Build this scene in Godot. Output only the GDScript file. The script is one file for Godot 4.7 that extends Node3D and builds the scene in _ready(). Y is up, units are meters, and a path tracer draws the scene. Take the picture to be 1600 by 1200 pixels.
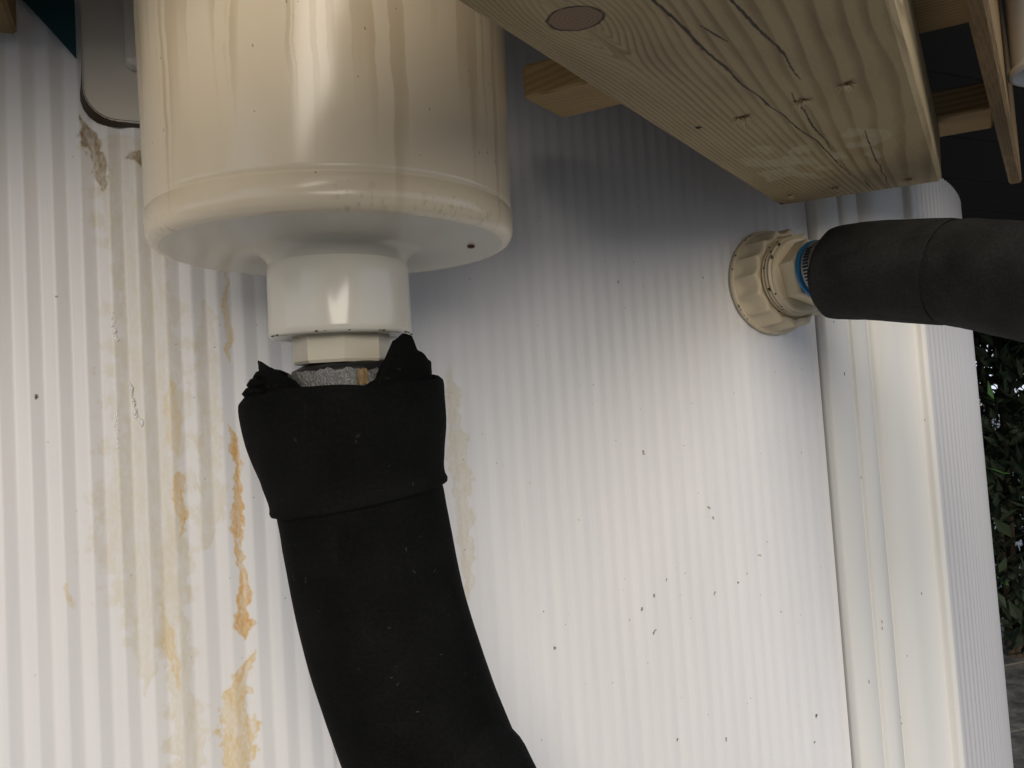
extends Node3D
# A pool wall seen close up under the edge of a timber deck.

const A := 0.418879            # yaw of the wall, radians
var T := Vector3(cos(A), 0, -sin(A))     # along the wall
var N := Vector3(sin(A), 0, cos(A))      # out of the wall
var P0 := Vector3(0, 0, -0.633)
var used := {}

# ------------------------------------------------------------------ helpers
func numbered(called: String) -> String:
	if not used.has(called):
		used[called] = 0
		return called
	used[called] += 1
	return "%s_%03d" % [called, used[called]]

func thing(called: String, label: String, category: String, xf: Transform3D, group := "") -> Node3D:
	var o := Node3D.new()
	o.name = numbered(called)
	add_child(o)
	o.transform = xf
	o.set_meta("label", label)
	o.set_meta("category", category)
	if group != "":
		o.set_meta("group", group)
	return o

func part(called: String, st: SurfaceTool, m: Material, parent: Node3D, smooth := true) -> MeshInstance3D:
	st.generate_normals()
	var o := MeshInstance3D.new()
	o.name = called
	o.mesh = st.commit()
	o.material_override = m
	parent.add_child(o, true)
	return o

func tool() -> SurfaceTool:
	var st := SurfaceTool.new()
	st.begin(Mesh.PRIMITIVE_TRIANGLES)
	st.set_smooth_group(0)
	return st

func lin(r: float, g: float, b: float) -> Color:
	return Color(r, g, b).linear_to_srgb()

func mat(c: Color, rough: float, metal := 0.0) -> StandardMaterial3D:
	var m := StandardMaterial3D.new()
	m.albedo_color = c
	m.roughness = rough
	m.metallic = metal
	return m

# a surface from f(i, j) -> [position, uv]
func sheet(st: SurfaceTool, ni: int, nj: int, f: Callable, flip := false) -> void:
	var p := []
	for i in ni + 1:
		var row := []
		for j in nj + 1:
			row.append(f.call(i, j))
		p.append(row)
	for i in ni:
		for j in nj:
			var q := [p[i][j], p[i + 1][j], p[i + 1][j + 1], p[i][j], p[i + 1][j + 1], p[i][j + 1]]
			if flip:
				q = [p[i][j], p[i + 1][j + 1], p[i + 1][j], p[i][j], p[i][j + 1], p[i + 1][j + 1]]
			for k in q:
				st.set_uv(k[1])
				st.add_vertex(k[0])

# surface of revolution about y; prof is a list of Vector2(radius, y) from bottom to top on the outside
func lathe(st: SurfaceTool, prof: Array, seg: int, xf := Transform3D.IDENTITY, rf = null) -> void:
	var n := prof.size() - 1
	var f := func(i: int, j: int) -> Array:
		var th := TAU * float(j % seg) / seg
		var r: float = prof[i].x
		if rf != null:
			r = rf.call(r, prof[i].y, th)
		return [xf * Vector3(r * sin(th), prof[i].y, r * cos(th)), Vector2(float(j) / seg, prof[i].y)]
	sheet(st, n, seg, f, false)

func catmull(pts: Array, n: int) -> Array:
	var out := []
	var m := pts.size() - 1
	for i in n + 1:
		var u := float(i) / n * m
		var k: int = min(int(u), m - 1)
		var t := u - k
		var a: Vector3 = pts[max(k - 1, 0)]
		var b: Vector3 = pts[k]
		var c: Vector3 = pts[k + 1]
		var d: Vector3 = pts[min(k + 2, m)]
		out.append(b.cubic_interpolate(c, a, d, t))
	return out

# tube along pts (already fine); rf(t, theta) -> radius; ef(t, theta) -> shift along the path
func tube(st: SurfaceTool, pts: Array, seg: int, rf: Callable, side0: Vector3, ef = null, flip := false) -> void:
	var n := pts.size() - 1
	var fr := []
	var side := side0
	for i in n + 1:
		var d: Vector3 = (pts[min(i + 1, n)] - pts[max(i - 1, 0)]).normalized()
		side = (side - d * side.dot(d)).normalized()
		fr.append([pts[i], d, side, d.cross(side)])
	var f := func(i: int, j: int) -> Array:
		var th := TAU * float(j % seg) / seg
		var t: float = float(i) / n
		var r: float = rf.call(t, th)
		var q: Array = fr[i]
		var p: Vector3 = q[0] + (q[2] * cos(th) + q[3] * sin(th)) * r
		if ef != null:
			p += q[1] * float(ef.call(t, th))
		return [p, Vector2(float(j) / seg, t)]
	sheet(st, n, seg, f, flip)

func face(st: SurfaceTool, v: Array, out: Vector3, uvf: Callable) -> void:
	# convex polygon, turned so that its front looks along out (clockwise seen from there)
	var nn: Vector3 = (v[1] - v[0]).cross(v[2] - v[0])
	var w := v.duplicate()
	if nn.dot(out) > 0:
		w.reverse()
	for i in range(1, w.size() - 1):
		for k in [w[0], w[i], w[i + 1]]:
			st.set_uv(uvf.call(k))
			st.add_vertex(k)

# chamfered box, flat shaded
func box(st: SurfaceTool, lo: Vector3, hi: Vector3, b: float, uvf = null) -> void:
	st.set_smooth_group(-1)
	if uvf == null:
		uvf = func(p: Vector3) -> Vector2: return Vector2(p.x, p.y + p.z)
	var c := (lo + hi) / 2
	var h := (hi - lo) / 2
	for ax in 3:
		var a1 := (ax + 1) % 3
		var a2 := (ax + 2) % 3
		for s in [-1.0, 1.0]:
			var v := []
			for k in [[-1, -1], [1, -1], [1, 1], [-1, 1]]:
				var p := Vector3.ZERO
				p[ax] = s * h[ax]
				p[a1] = k[0] * (h[a1] - b)
				p[a2] = k[1] * (h[a2] - b)
				v.append(c + p)
			var o := Vector3.ZERO
			o[ax] = s
			face(st, v, o, uvf)
		if b > 0:
			for s1 in [-1.0, 1.0]:
				for s2 in [-1.0, 1.0]:
					var v := []
					for k in [[-1, 0], [1, 0], [1, 1], [-1, 1]]:
						var p := Vector3.ZERO
						p[ax] = k[0] * (h[ax] - b)
						p[a1] = s1 * (h[a1] - (b if k[1] == 1 else 0.0))
						p[a2] = s2 * (h[a2] - (0.0 if k[1] == 1 else b))
						v.append(c + p)
					var o := Vector3.ZERO
					o[a1] = s1
					o[a2] = s2
					face(st, v, o, uvf)
	if b > 0:
		for sx in [-1.0, 1.0]:
			for sy in [-1.0, 1.0]:
				for sz in [-1.0, 1.0]:
					var s := Vector3(sx, sy, sz)
					var v := []
					for ax in 3:
						var p := s * (h - Vector3(b, b, b))
						p[ax] = s[ax] * h[ax]
						v.append(c + p)
					face(st, v, s, uvf)

func lump(st: SurfaceTool, c: Vector3, r: Vector3, seg := 10) -> void:
	var f := func(i: int, j: int) -> Array:
		var th := TAU * float(j % seg) / seg
		var ph := PI * float(i) / 6
		return [c + Vector3(r.x * sin(ph) * sin(th), -r.y * cos(ph), r.z * sin(ph) * cos(th)), Vector2(float(j) / seg, ph)]
	sheet(st, 6, seg, f)

func noise(s: int, freq: float, oct := 3) -> FastNoiseLite:
	var n := FastNoiseLite.new()
	n.seed = s
	n.frequency = freq
	n.noise_type = FastNoiseLite.TYPE_SIMPLEX_SMOOTH
	n.fractal_octaves = oct
	return n

func texture(img: Image) -> ImageTexture:
	img.generate_mipmaps()
	return ImageTexture.create_from_image(img)

func mix3(a: Vector3, b: Vector3, t: float) -> Vector3:
	return a + (b - a) * clampf(t, 0, 1)

# ------------------------------------------------------------------ textures
const WS0 := -0.80
const WS1 := 0.33
const WH := 1.26
func wall_texture() -> ImageTexture:
	var w := 1400
	var h := 1560
	var data := PackedByteArray()
	data.resize(w * h * 3)
	var n1 := noise(3, 1.0, 3)
	var n2 := noise(8, 1.0, 3)
	# stains: colour, strength, points (s, y, half width)
	var rust := Vector3(216, 168, 102)
	var ochre := Vector3(222, 195, 146)
	var pale := Vector3(220, 211, 192)
	var brown := Vector3(120, 92, 52)
	var st := [
		[ochre, 0.75, [Vector3(-0.211, 1.02, 0.001), Vector3(-0.212, 0.994, 0.0022), Vector3(-0.210, 0.976, 0.003), Vector3(-0.212, 0.955, 0.002)]],
		[rust, 0.85, [Vector3(-0.213, 0.915, 0.001), Vector3(-0.211, 0.897, 0.0045), Vector3(-0.207, 0.885, 0.0025), Vector3(-0.210, 0.868, 0.003), Vector3(-0.211, 0.855, 0.0055), Vector3(-0.211, 0.835, 0.0035), Vector3(-0.209, 0.812, 0.003), Vector3(-0.208, 0.79, 0.0055), Vector3(-0.209, 0.776, 0.006), Vector3(-0.210, 0.766, 0.002)]],
		[ochre, 0.8, [Vector3(-0.203, 0.76, 0.002), Vector3(-0.208, 0.75, 0.005), Vector3(-0.213, 0.74, 0.009), Vector3(-0.217, 0.723, 0.011), Vector3(-0.216, 0.705, 0.013), Vector3(-0.218, 0.685, 0.012), Vector3(-0.218, 0.6, 0.009)]],
		[rust, 0.5, [Vector3(-0.206, 0.757, 0.001), Vector3(-0.212, 0.745, 0.004), Vector3(-0.214, 0.735, 0.003)]],
		[ochre, 0.7, [Vector3(-0.249, 0.945, 0.004), Vector3(-0.248, 0.925, 0.006), Vector3(-0.247, 0.905, 0.004), Vector3(-0.247, 0.893, 0.0015)]],
		[rust, 0.95, [Vector3(-0.247, 0.884, 0.004), Vector3(-0.247, 0.875, 0.005), Vector3(-0.246, 0.866, 0.004), Vector3(-0.245, 0.856, 0.003), Vector3(-0.246, 0.84, 0.002)]],
		[pale, 0.65, [Vector3(-0.251, 0.86, 0.006), Vector3(-0.25, 0.82, 0.011), Vector3(-0.253, 0.79, 0.012), Vector3(-0.25, 0.755, 0.01), Vector3(-0.247, 0.72, 0.014), Vector3(-0.248, 0.6, 0.012)]],
		[ochre, 0.75, [Vector3(-0.259, 0.80, 0.0015), Vector3(-0.258, 0.785, 0.003), Vector3(-0.256, 0.768, 0.004), Vector3(-0.253, 0.752, 0.0025), Vector3(-0.250, 0.74, 0.001)]],
		[ochre, 0.6, [Vector3(-0.313, 0.82, 0.0015), Vector3(-0.312, 0.808, 0.003), Vector3(-0.311, 0.803, 0.004)]],
		[pale, 0.8, [Vector3(-0.052, 0.95, 0.003), Vector3(-0.05, 0.93, 0.006), Vector3(-0.049, 0.90, 0.008), Vector3(-0.047, 0.866, 0.009), Vector3(-0.046, 0.80, 0.006), Vector3(-0.046, 0.77, 0.003)]],
		[pale, 0.55, [Vector3(-0.272, 1.11, 0.022), Vector3(-0.265, 1.05, 0.024), Vector3(-0.26, 0.98, 0.026), Vector3(-0.262, 0.90, 0.03), Vector3(-0.27, 0.84, 0.03), Vector3(-0.268, 0.80, 0.018), Vector3(-0.27, 0.74, 0.001)]],
		[brown, 0.6, [Vector3(-0.296, 1.12, 0.002), Vector3(-0.290, 1.105, 0.006), Vector3(-0.286, 1.09, 0.007), Vector3(-0.284, 1.07, 0.003)]],
		[brown, 0.5, [Vector3(-0.262, 1.10, 0.018), Vector3(-0.262, 1.094, 0.014), Vector3(-0.26, 1.088, 0.004)]],
		[pale, 0.6, [Vector3(-0.225, 1.0, 0.006), Vector3(-0.226, 0.9, 0.01), Vector3(-0.23, 0.83, 0.008)]],
	]
	for y in h:
		var yy := WH * (1.0 - (y + 0.5) / h)
		var spans := []
		for e in st:
			var pts: Array = e[2]
			if yy > pts[0].y or yy < pts[-1].y:
				continue
			for k in pts.size() - 1:
				if yy <= pts[k].y and yy >= pts[k + 1].y:
					var t: float = (pts[k].y - yy) / (pts[k].y - pts[k + 1].y)
					var c: Vector3 = pts[k].lerp(pts[k + 1], t)
					var taper: float = minf(1.0, minf(pts[0].y - yy, yy - pts[-1].y) / 0.012)
					spans.append([c.x + 0.003 * n1.get_noise_2d(yy * 45, float(st.find(e)) * 7), c.z * (0.88 + 0.6 * n2.get_noise_2d(yy * 60, float(st.find(e)) * 5)) * sqrt(taper), e[0], e[1]])
		var o := y * w * 3
		for x in w:
			var s := WS0 + (WS1 - WS0) * (x + 0.5) / w
			var a := n1.get_noise_2d(s * 60, yy * 4)
			var c := Vector3(232, 231, 232) + Vector3(4, 4, 3) * a
			for sp in spans:
				var d: float = abs(s - sp[0]) / max(sp[1], 1e-5)
				if d < 1.6:
					var g := n2.get_noise_2d(s * 110, yy * 55)
					var g2 := n1.get_noise_2d(s * 420, yy * 170)
					var kk := d + 0.5 * g + 0.35 * g2
					var k := smoothstep(1.1, 0.75, kk) * (0.7 + 0.55 * n1.get_noise_2d(s * 170, yy * 40) + 0.45 * g2 + 0.25 * smoothstep(0.35, 0.0, absf(kk - 0.8)))
					c = mix3(c, sp[2], k * sp[3])
			data[o] = int(clampf(c.x, 0, 255))
			data[o + 1] = int(clampf(c.y, 0, 255))
			data[o + 2] = int(clampf(c.z, 0, 255))
			o += 3
	var img := Image.create_from_data(w, h, false, Image.FORMAT_RGB8, data)
	var rng := RandomNumberGenerator.new()
	rng.seed = 41
	var specks := [[0.181, 0.819, 3], [0.185, 0.809, 2], [0.244, 0.781, 1], [0.233, 0.770, 2], [0.219, 0.756, 1], [0.133, 0.762, 2], [0.119, 0.751, 2], [0.107, 0.742, 2], [0.094, 0.734, 1], [0.118, 0.722, 3], [0.208, 0.749, 2], [0.183, 0.744, 2], [0.023, 0.723, 2], [0.285, 0.618, 3], [0.281, 0.595, 2], [0.183, 0.619, 2], [0.132, 0.629, 2], [0.016, 0.752, 1], [0.106, 1.017, 2], [0.118, 0.872, 2], [0.196, 1.022, 1], [0.293, 0.858, 1], [0.253, 0.717, 1], [-0.327, 0.938, 3], [-0.315, 1.182, 4], [-0.313, 1.0, 1]]
	for k in 150:
		specks.append([rng.randf_range(-0.36, 0.31), rng.randf_range(0.5, 1.1), 0])
	for q in specks:
		var px := int((q[0] - WS0) / (WS1 - WS0) * w)
		var py := int((1.0 - q[1] / WH) * h)
		var dark := rng.randf_range(0.56, 0.84) if q[2] > 0 else rng.randf_range(0.62, 0.9)
		var x := float(px)
		var yv := float(py)
		var dx := rng.randf_range(-1.2, 1.2)
		for k in int(q[2]) * 2 + 1:
			for dd in [[0, 0], [1, 0], [0, 1]]:
				if dd[0] + dd[1] == 0 or (q[2] > 1 and rng.randf() < 0.6):
					var xx := clampi(int(x) + dd[0], 0, w - 1)
					var y2 := clampi(int(yv) + dd[1], 0, h - 1)
					img.set_pixel(xx, y2, img.get_pixel(xx, y2) * Color(dark, dark, dark * 0.95))
			x += dx * rng.randf()
			yv += rng.randf_range(0.0, 1.0)
	return texture(img)

# sawn pine: x runs along the board, y across it; sizes in metres
func wood_image(w: int, h: int, length: float, width: float, sd: int, knots: Array, cracks: Array, patches: Array, light: Vector3, dark: Vector3) -> Image:
	var data := PackedByteArray()
	data.resize(w * h * 3)
	var nw := noise(sd, 1.0, 3)
	var n0 := noise(sd + 5, 1.0, 1)
	var nf := noise(sd + 1, 1.0, 2)
	var ng := noise(sd + 2, 1.0, 2)
	for y in h:
		var v := width * (y + 0.5) / h
		var o := y * w * 3
		for x in w:
			var p := length * (x + 0.5) / w
			# distance from the pith decides the ring; the pith wanders along the board
			var wander := 0.018 * n0.get_noise_2d(p * 1.5, v * 6.0) + 0.0005 * n0.get_noise_2d(p * 12, v * 60 + 9)
			var lift := 0.0
			var kd := 9.0
			var ka := 0.0
			for k in knots:
				var dx: float = (p - k[0])
				var dy: float = (v - k[1])
				var e: float = sqrt(dx * dx / (k[2] * k[2]) + dy * dy / (k[3] * k[3]))
				if e < kd:
					kd = e
					ka = atan2(dy / k[3], dx / k[2])
				var g: float = sqrt(dx * dx / (12.0 * k[2] * k[2]) + dy * dy / (5.0 * k[3] * k[3]))
				lift += k[3] * 1.7 * exp(-g * g * 0.9) * (1.0 if dy > 0 else -1.0) * smoothstep(0.0, 0.4, abs(dy) / k[3])
			var r := (v - lift + wander) * (380.0 - 1150.0 * (v - lift + wander))
			var depth := 0.5 + 0.9 * nw.get_noise_2d(p * 2.0 + 40, v * 26)
			var ph := fposmod(r, 1.0)
			var late := smoothstep(0.35, 0.88, ph) * (1.0 - smoothstep(0.9, 1.0, ph))
			late *= clampf(0.55 + 0.5 * depth, 0.15, 1.0)
			var fib := nf.get_noise_2d(p * 60, v * 2600) * 0.16 + ng.get_noise_2d(p * 10, v * 30) * 0.25
			var c := mix3(light, dark, late * 0.72 + fib)
			# knots
			if kd < 1.25:
				var kn := nw.get_noise_2d(cos(ka) * 1.5 + 7, sin(ka) * 1.5)
				var rr := kd + 0.06 * kn
				if rr < 1.0:
					var kr := 0.5 + 0.5 * sin(rr * 34.0 + 2.0 * kn)
					var kc := mix3(Vector3(138, 112, 88), Vector3(104, 80, 60), kr * 0.55 + fib)
					c = kc
				var rim := smoothstep(0.09, 0.0, abs(rr - 1.0)) * (0.8 + 0.6 * nf.get_noise_2d(ka * 1.3, 3.0))
				c = mix3(c, Vector3(40, 28, 18), rim)
			for q in patches:
				var dxp: float = (p - q[0]) / q[2]
				var dyp: float = (v - q[1]) / q[3]
				var m := dxp * dxp + dyp * dyp + 1.5 * n0.get_noise_2d(p * 24, v * 45 + 3) + 0.3 * nw.get_noise_2d(p * 60, v * 160)
				c = mix3(c, Vector3(184, 174, 146), smoothstep(0.95, 0.4, m) * (0.52 + 0.35 * ng.get_noise_2d(p * 30, v * 200)))
			data[o] = int(clampf(c.x, 0, 255))
			data[o + 1] = int(clampf(c.y, 0, 255))
			data[o + 2] = int(clampf(c.z, 0, 255))
			o += 3
	var img := Image.create_from_data(w, h, false, Image.FORMAT_RGB8, data)
	for cr in cracks:
		var pts: Array = cr[0]
		var cw: float = cr[1]
		for k in pts.size() - 1:
			var a: Vector2 = pts[k]
			var b: Vector2 = pts[k + 1]
			var n := int((b.x - a.x) / length * w * 1.3) + 1
			for i in n:
				var t: float = float(i) / n
				var q := a.lerp(b, t)
				var all: float = (k + t) / (pts.size() - 1)
				var hw: float = cw * sin(PI * clampf(all, 0.03, 0.97)) * (0.7 + 0.8 * absf(n0.get_noise_2d(q.x * 40, 5.0)))
				var px := int(q.x / length * w)
				var yc := (q.y + 0.0010 * n0.get_noise_2d(q.x * 22, 11.0)) / width * h
				var hp: float = hw / width * h
				for yy in range(int(yc - hp), int(yc + hp) + 1):
					if px >= 0 and px < w and yy >= 0 and yy < h:
						img.set_pixel(px, yy, Color8(56, 43, 27))
	return img

func streak_texture() -> ImageTexture:
	# bucket of the skimmer: cream plastic with run marks; x round the bucket, y up
	var w := 2048
	var h := 420
	var data := PackedByteArray()
	data.resize(w * h * 3)
	var n1 := noise(21, 1.0, 3)
	var n2 := noise(22, 1.0, 3)
	var col := []
	for x in w:
		var u := float(x) / w
		col.append(n1.get_noise_2d(cos(u * TAU) * 7, sin(u * TAU) * 7) + 0.45 * n2.get_noise_2d(cos(u * TAU) * 16, sin(u * TAU) * 16))
	for y in h:
		var t := 1.0 - float(y) / h          # 0 at the rim, 1 at the top
		var o := y * w * 3
		for x in w:
			var u := float(x) / w
			var wob := int(7.0 * n2.get_noise_2d(t * 3, u * 9))
			var a: float = col[posmod(x + wob, w)]
			var foot := 0.30 + 0.6 * n2.get_noise_2d(u * 26, 4.0)
			var e := a + 0.05 * n2.get_noise_2d(u * 150, t * 9)
			var k := smoothstep(0.02, 0.16, e) * smoothstep(foot - 0.05, foot + 0.45, t)
			var edge := smoothstep(0.05, 0.0, absf(e - 0.10)) * smoothstep(foot - 0.1, foot + 0.2, t)
			var c := mix3(Vector3(236, 219, 190), Vector3(212, 192, 160), 0.85 * k + 0.15 * edge + 0.15 * n1.get_noise_2d(u * 20, t * 1.2))
			c = mix3(c, Vector3(212, 199, 176), smoothstep(0.5, 1.0, t) * 0.5)
			if t < 0.13:                          # grime along the rim
				var g := smoothstep(0.15, 0.6, n2.get_noise_2d(u * 110, t * 22)) * smoothstep(0.12, 0.03, t) * smoothstep(-0.25, 0.35, n1.get_noise_2d(u * 13, 2.0))
				c = mix3(c, Vector3(130, 116, 94), 0.22 * g)
			data[o] = int(clampf(c.x, 0, 255))
			data[o + 1] = int(clampf(c.y, 0, 255))
			data[o + 2] = int(clampf(c.z, 0, 255))
			o += 3
	var img := Image.create_from_data(w, h, false, Image.FORMAT_RGB8, data)
	var rng := RandomNumberGenerator.new()
	rng.seed = 5
	for k in 60:
		var x := rng.randi_range(0, w - 3)
		var y := rng.randi_range(20, h - 30)
		for i in rng.randi_range(1, 4):
			img.set_pixel(x + (i % 2), y + i, Color8(96, 82, 62))
	return texture(img)

func foam_material(base: float, sd: int) -> StandardMaterial3D:
	var s := 512
	var data := PackedByteArray()
	data.resize(s * s * 3)
	var n := noise(sd, 0.12, 3)
	var bump := Image.create(s, s, false, Image.FORMAT_RGB8)
	for y in s:
		for x in s:
			var a := n.get_noise_2d(x, y)
			var b := n.get_noise_2d(x * 0.06 + 300, y * 0.06)
			var c := base * (1.0 + 0.25 * a + 0.3 * b)
			var o := (y * s + x) * 3
			data[o] = int(clampf(c, 0, 255))
			data[o + 1] = int(clampf(c, 0, 255))
			data[o + 2] = int(clampf(c * 0.97, 0, 255))
			var g := 0.5 + 0.5 * n.get_noise_2d(x * 2.2, y * 2.2)
			bump.set_pixel(x, y, Color(g, g, g))
	var img := Image.create_from_data(s, s, false, Image.FORMAT_RGB8, data)
	var rng := RandomNumberGenerator.new()
	rng.seed = sd
	for k in 48:                                # lint and grit stuck to the foam
		var x := rng.randf_range(4, s - 12)
		var y := rng.randf_range(4, s - 12)
		var d := Vector2.from_angle(rng.randf() * TAU)
		var v := rng.randf_range(0.14, 0.4)
		for i in rng.randi_range(1, 6):
			img.set_pixel(clampi(int(x), 0, s - 1), clampi(int(y), 0, s - 1), Color(v, v, v * 0.95))
			x += d.x
			y += d.y
			d = d.rotated(rng.randf_range(-0.5, 0.5))
	var m := mat(Color.WHITE, 0.85)
	m.metallic_specular = 0.25 if base > 30.0 else 0.15
	m.albedo_texture = texture(img)
	bump.bump_map_to_normal_map(3.0)
	m.normal_enabled = true
	m.normal_texture = texture(bump)
	m.normal_scale = 0.6
	m.uv1_triplanar = true
	m.uv1_scale = Vector3(6, 6, 6)
	return m

# ------------------------------------------------------------------ scene
func _ready() -> void:
	var cam := Camera3D.new()
	cam.name = "camera"
	cam.fov = 51.28
	cam.near = 0.02
	cam.far = 200.0
	cam.transform = Transform3D(Basis(Vector3.RIGHT, deg_to_rad(3.0)) * Basis(Vector3.BACK, deg_to_rad(-3.6)), Vector3(0, 0.9, 0))
	add_child(cam)
	cam.current = true

	var env := Environment.new()
	env.background_mode = Environment.BG_SKY
	var sm := ProceduralSkyMaterial.new()
	sm.sky_top_color = Color(0.62, 0.70, 0.82)
	sm.sky_horizon_color = Color(0.80, 0.83, 0.88)
	sm.sky_curve = 0.2
	sm.ground_horizon_color = Color(0.5, 0.48, 0.45)
	sm.ground_bottom_color = Color(0.3, 0.29, 0.27)
	sm.sun_angle_max = 30.0
	var sky := Sky.new()
	sky.sky_material = sm
	env.sky = sky
	env.background_energy_multiplier = 1.0
	env.tonemap_mode = Environment.TONE_MAPPER_LINEAR
	env.tonemap_exposure = 1.45
	env.sdfgi_enabled = true
	env.ssao_enabled = true
	env.ssil_enabled = true
	var we := WorldEnvironment.new()
	we.name = "world_environment"
	we.environment = env
	add_child(we)

	var sun := DirectionalLight3D.new()
	sun.name = "sun"
	sun.light_energy = 0.42
	sun.light_color = Color(1.0, 0.96, 0.90)
	sun.light_angular_distance = 34.0
	sun.shadow_enabled = true
	sun.look_at_from_position(Vector3(0.16, 0.26, 0.98), Vector3.ZERO)
	add_child(sun)

	build_ground()
	build_deck()
	build_wall()
	build_post()
	build_skimmer()
	build_left_hose()
	build_return()
	build_small()
	build_plants()

func wall_xf(s: float, y: float, d: float) -> Transform3D:
	return Transform3D(Basis(T, Vector3.UP, N), P0 + T * s + N * d + Vector3(0, y, 0))

func build_ground() -> void:
	var m := mat(Color.WHITE, 0.95)
	var s := 256
	var img := Image.create(s, s, false, Image.FORMAT_RGB8)
	var n := noise(60, 0.05, 4)
	for y in s:
		for x in s:
			var a := 0.43 + 0.2 * n.get_noise_2d(x, y) + 0.1 * n.get_noise_2d(x * 5, y * 5)
			img.set_pixel(x, y, Color(a, a * 0.98, a * 0.94))
	m.albedo_texture = texture(img)
	m.uv1_triplanar = true
	m.uv1_world_triplanar = true
	m.uv1_scale = Vector3(0.9, 0.9, 0.9)
	var st := tool()
	sheet(st, 4, 4, func(i, j): return [Vector3(-60 + 30 * i, 0, -60 + 30 * j), Vector2(i, j)])
	var g := part("ground", st, m, self)
	g.set_meta("kind", "structure")
	var pave := Node3D.new()
	pave.name = "paving"
	add_child(pave)
	pave.position = Vector3(1.55, 0, -2.4)
	pave.rotation.y = 0.3
	pave.set_meta("kind", "structure")
	var rng := RandomNumberGenerator.new()
	rng.seed = 9
	for i in range(-3, 4):
		for k in range(-3, 4):
			var b := tool()
			var x := i * 0.45 + (0.2 if k % 2 == 0 else 0.0)
			var z := k * 0.40
			var e := 0.008 + rng.randf() * 0.006
			box(b, Vector3(x - 0.22, 0.002, z - 0.195), Vector3(x + 0.22, 0.03 + e, z + 0.195), 0.006)
			part("paving_slab", b, m, pave)

# frame of the joist: x along it (0 at its end by the wall), y up, z across towards the right
func joist_xf() -> Transform3D:
	return Transform3D(Basis(Vector3(0.5091, 0.0675, -0.8581), Vector3(0.0, 0.9969, 0.0784), Vector3(0.8607, -0.0399, 0.5075)), Vector3(0.25, 1.083, -0.713))

func wood_mat(img: Image, rough := 0.75, depth := 3.0) -> StandardMaterial3D:
	var m := mat(Color.WHITE, rough)
	var b: Image = img.duplicate()
	b.bump_map_to_normal_map(depth)
	m.albedo_texture = texture(img)
	m.normal_enabled = true
	m.normal_texture = texture(b)
	m.normal_scale = 0.5
	return m

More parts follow.
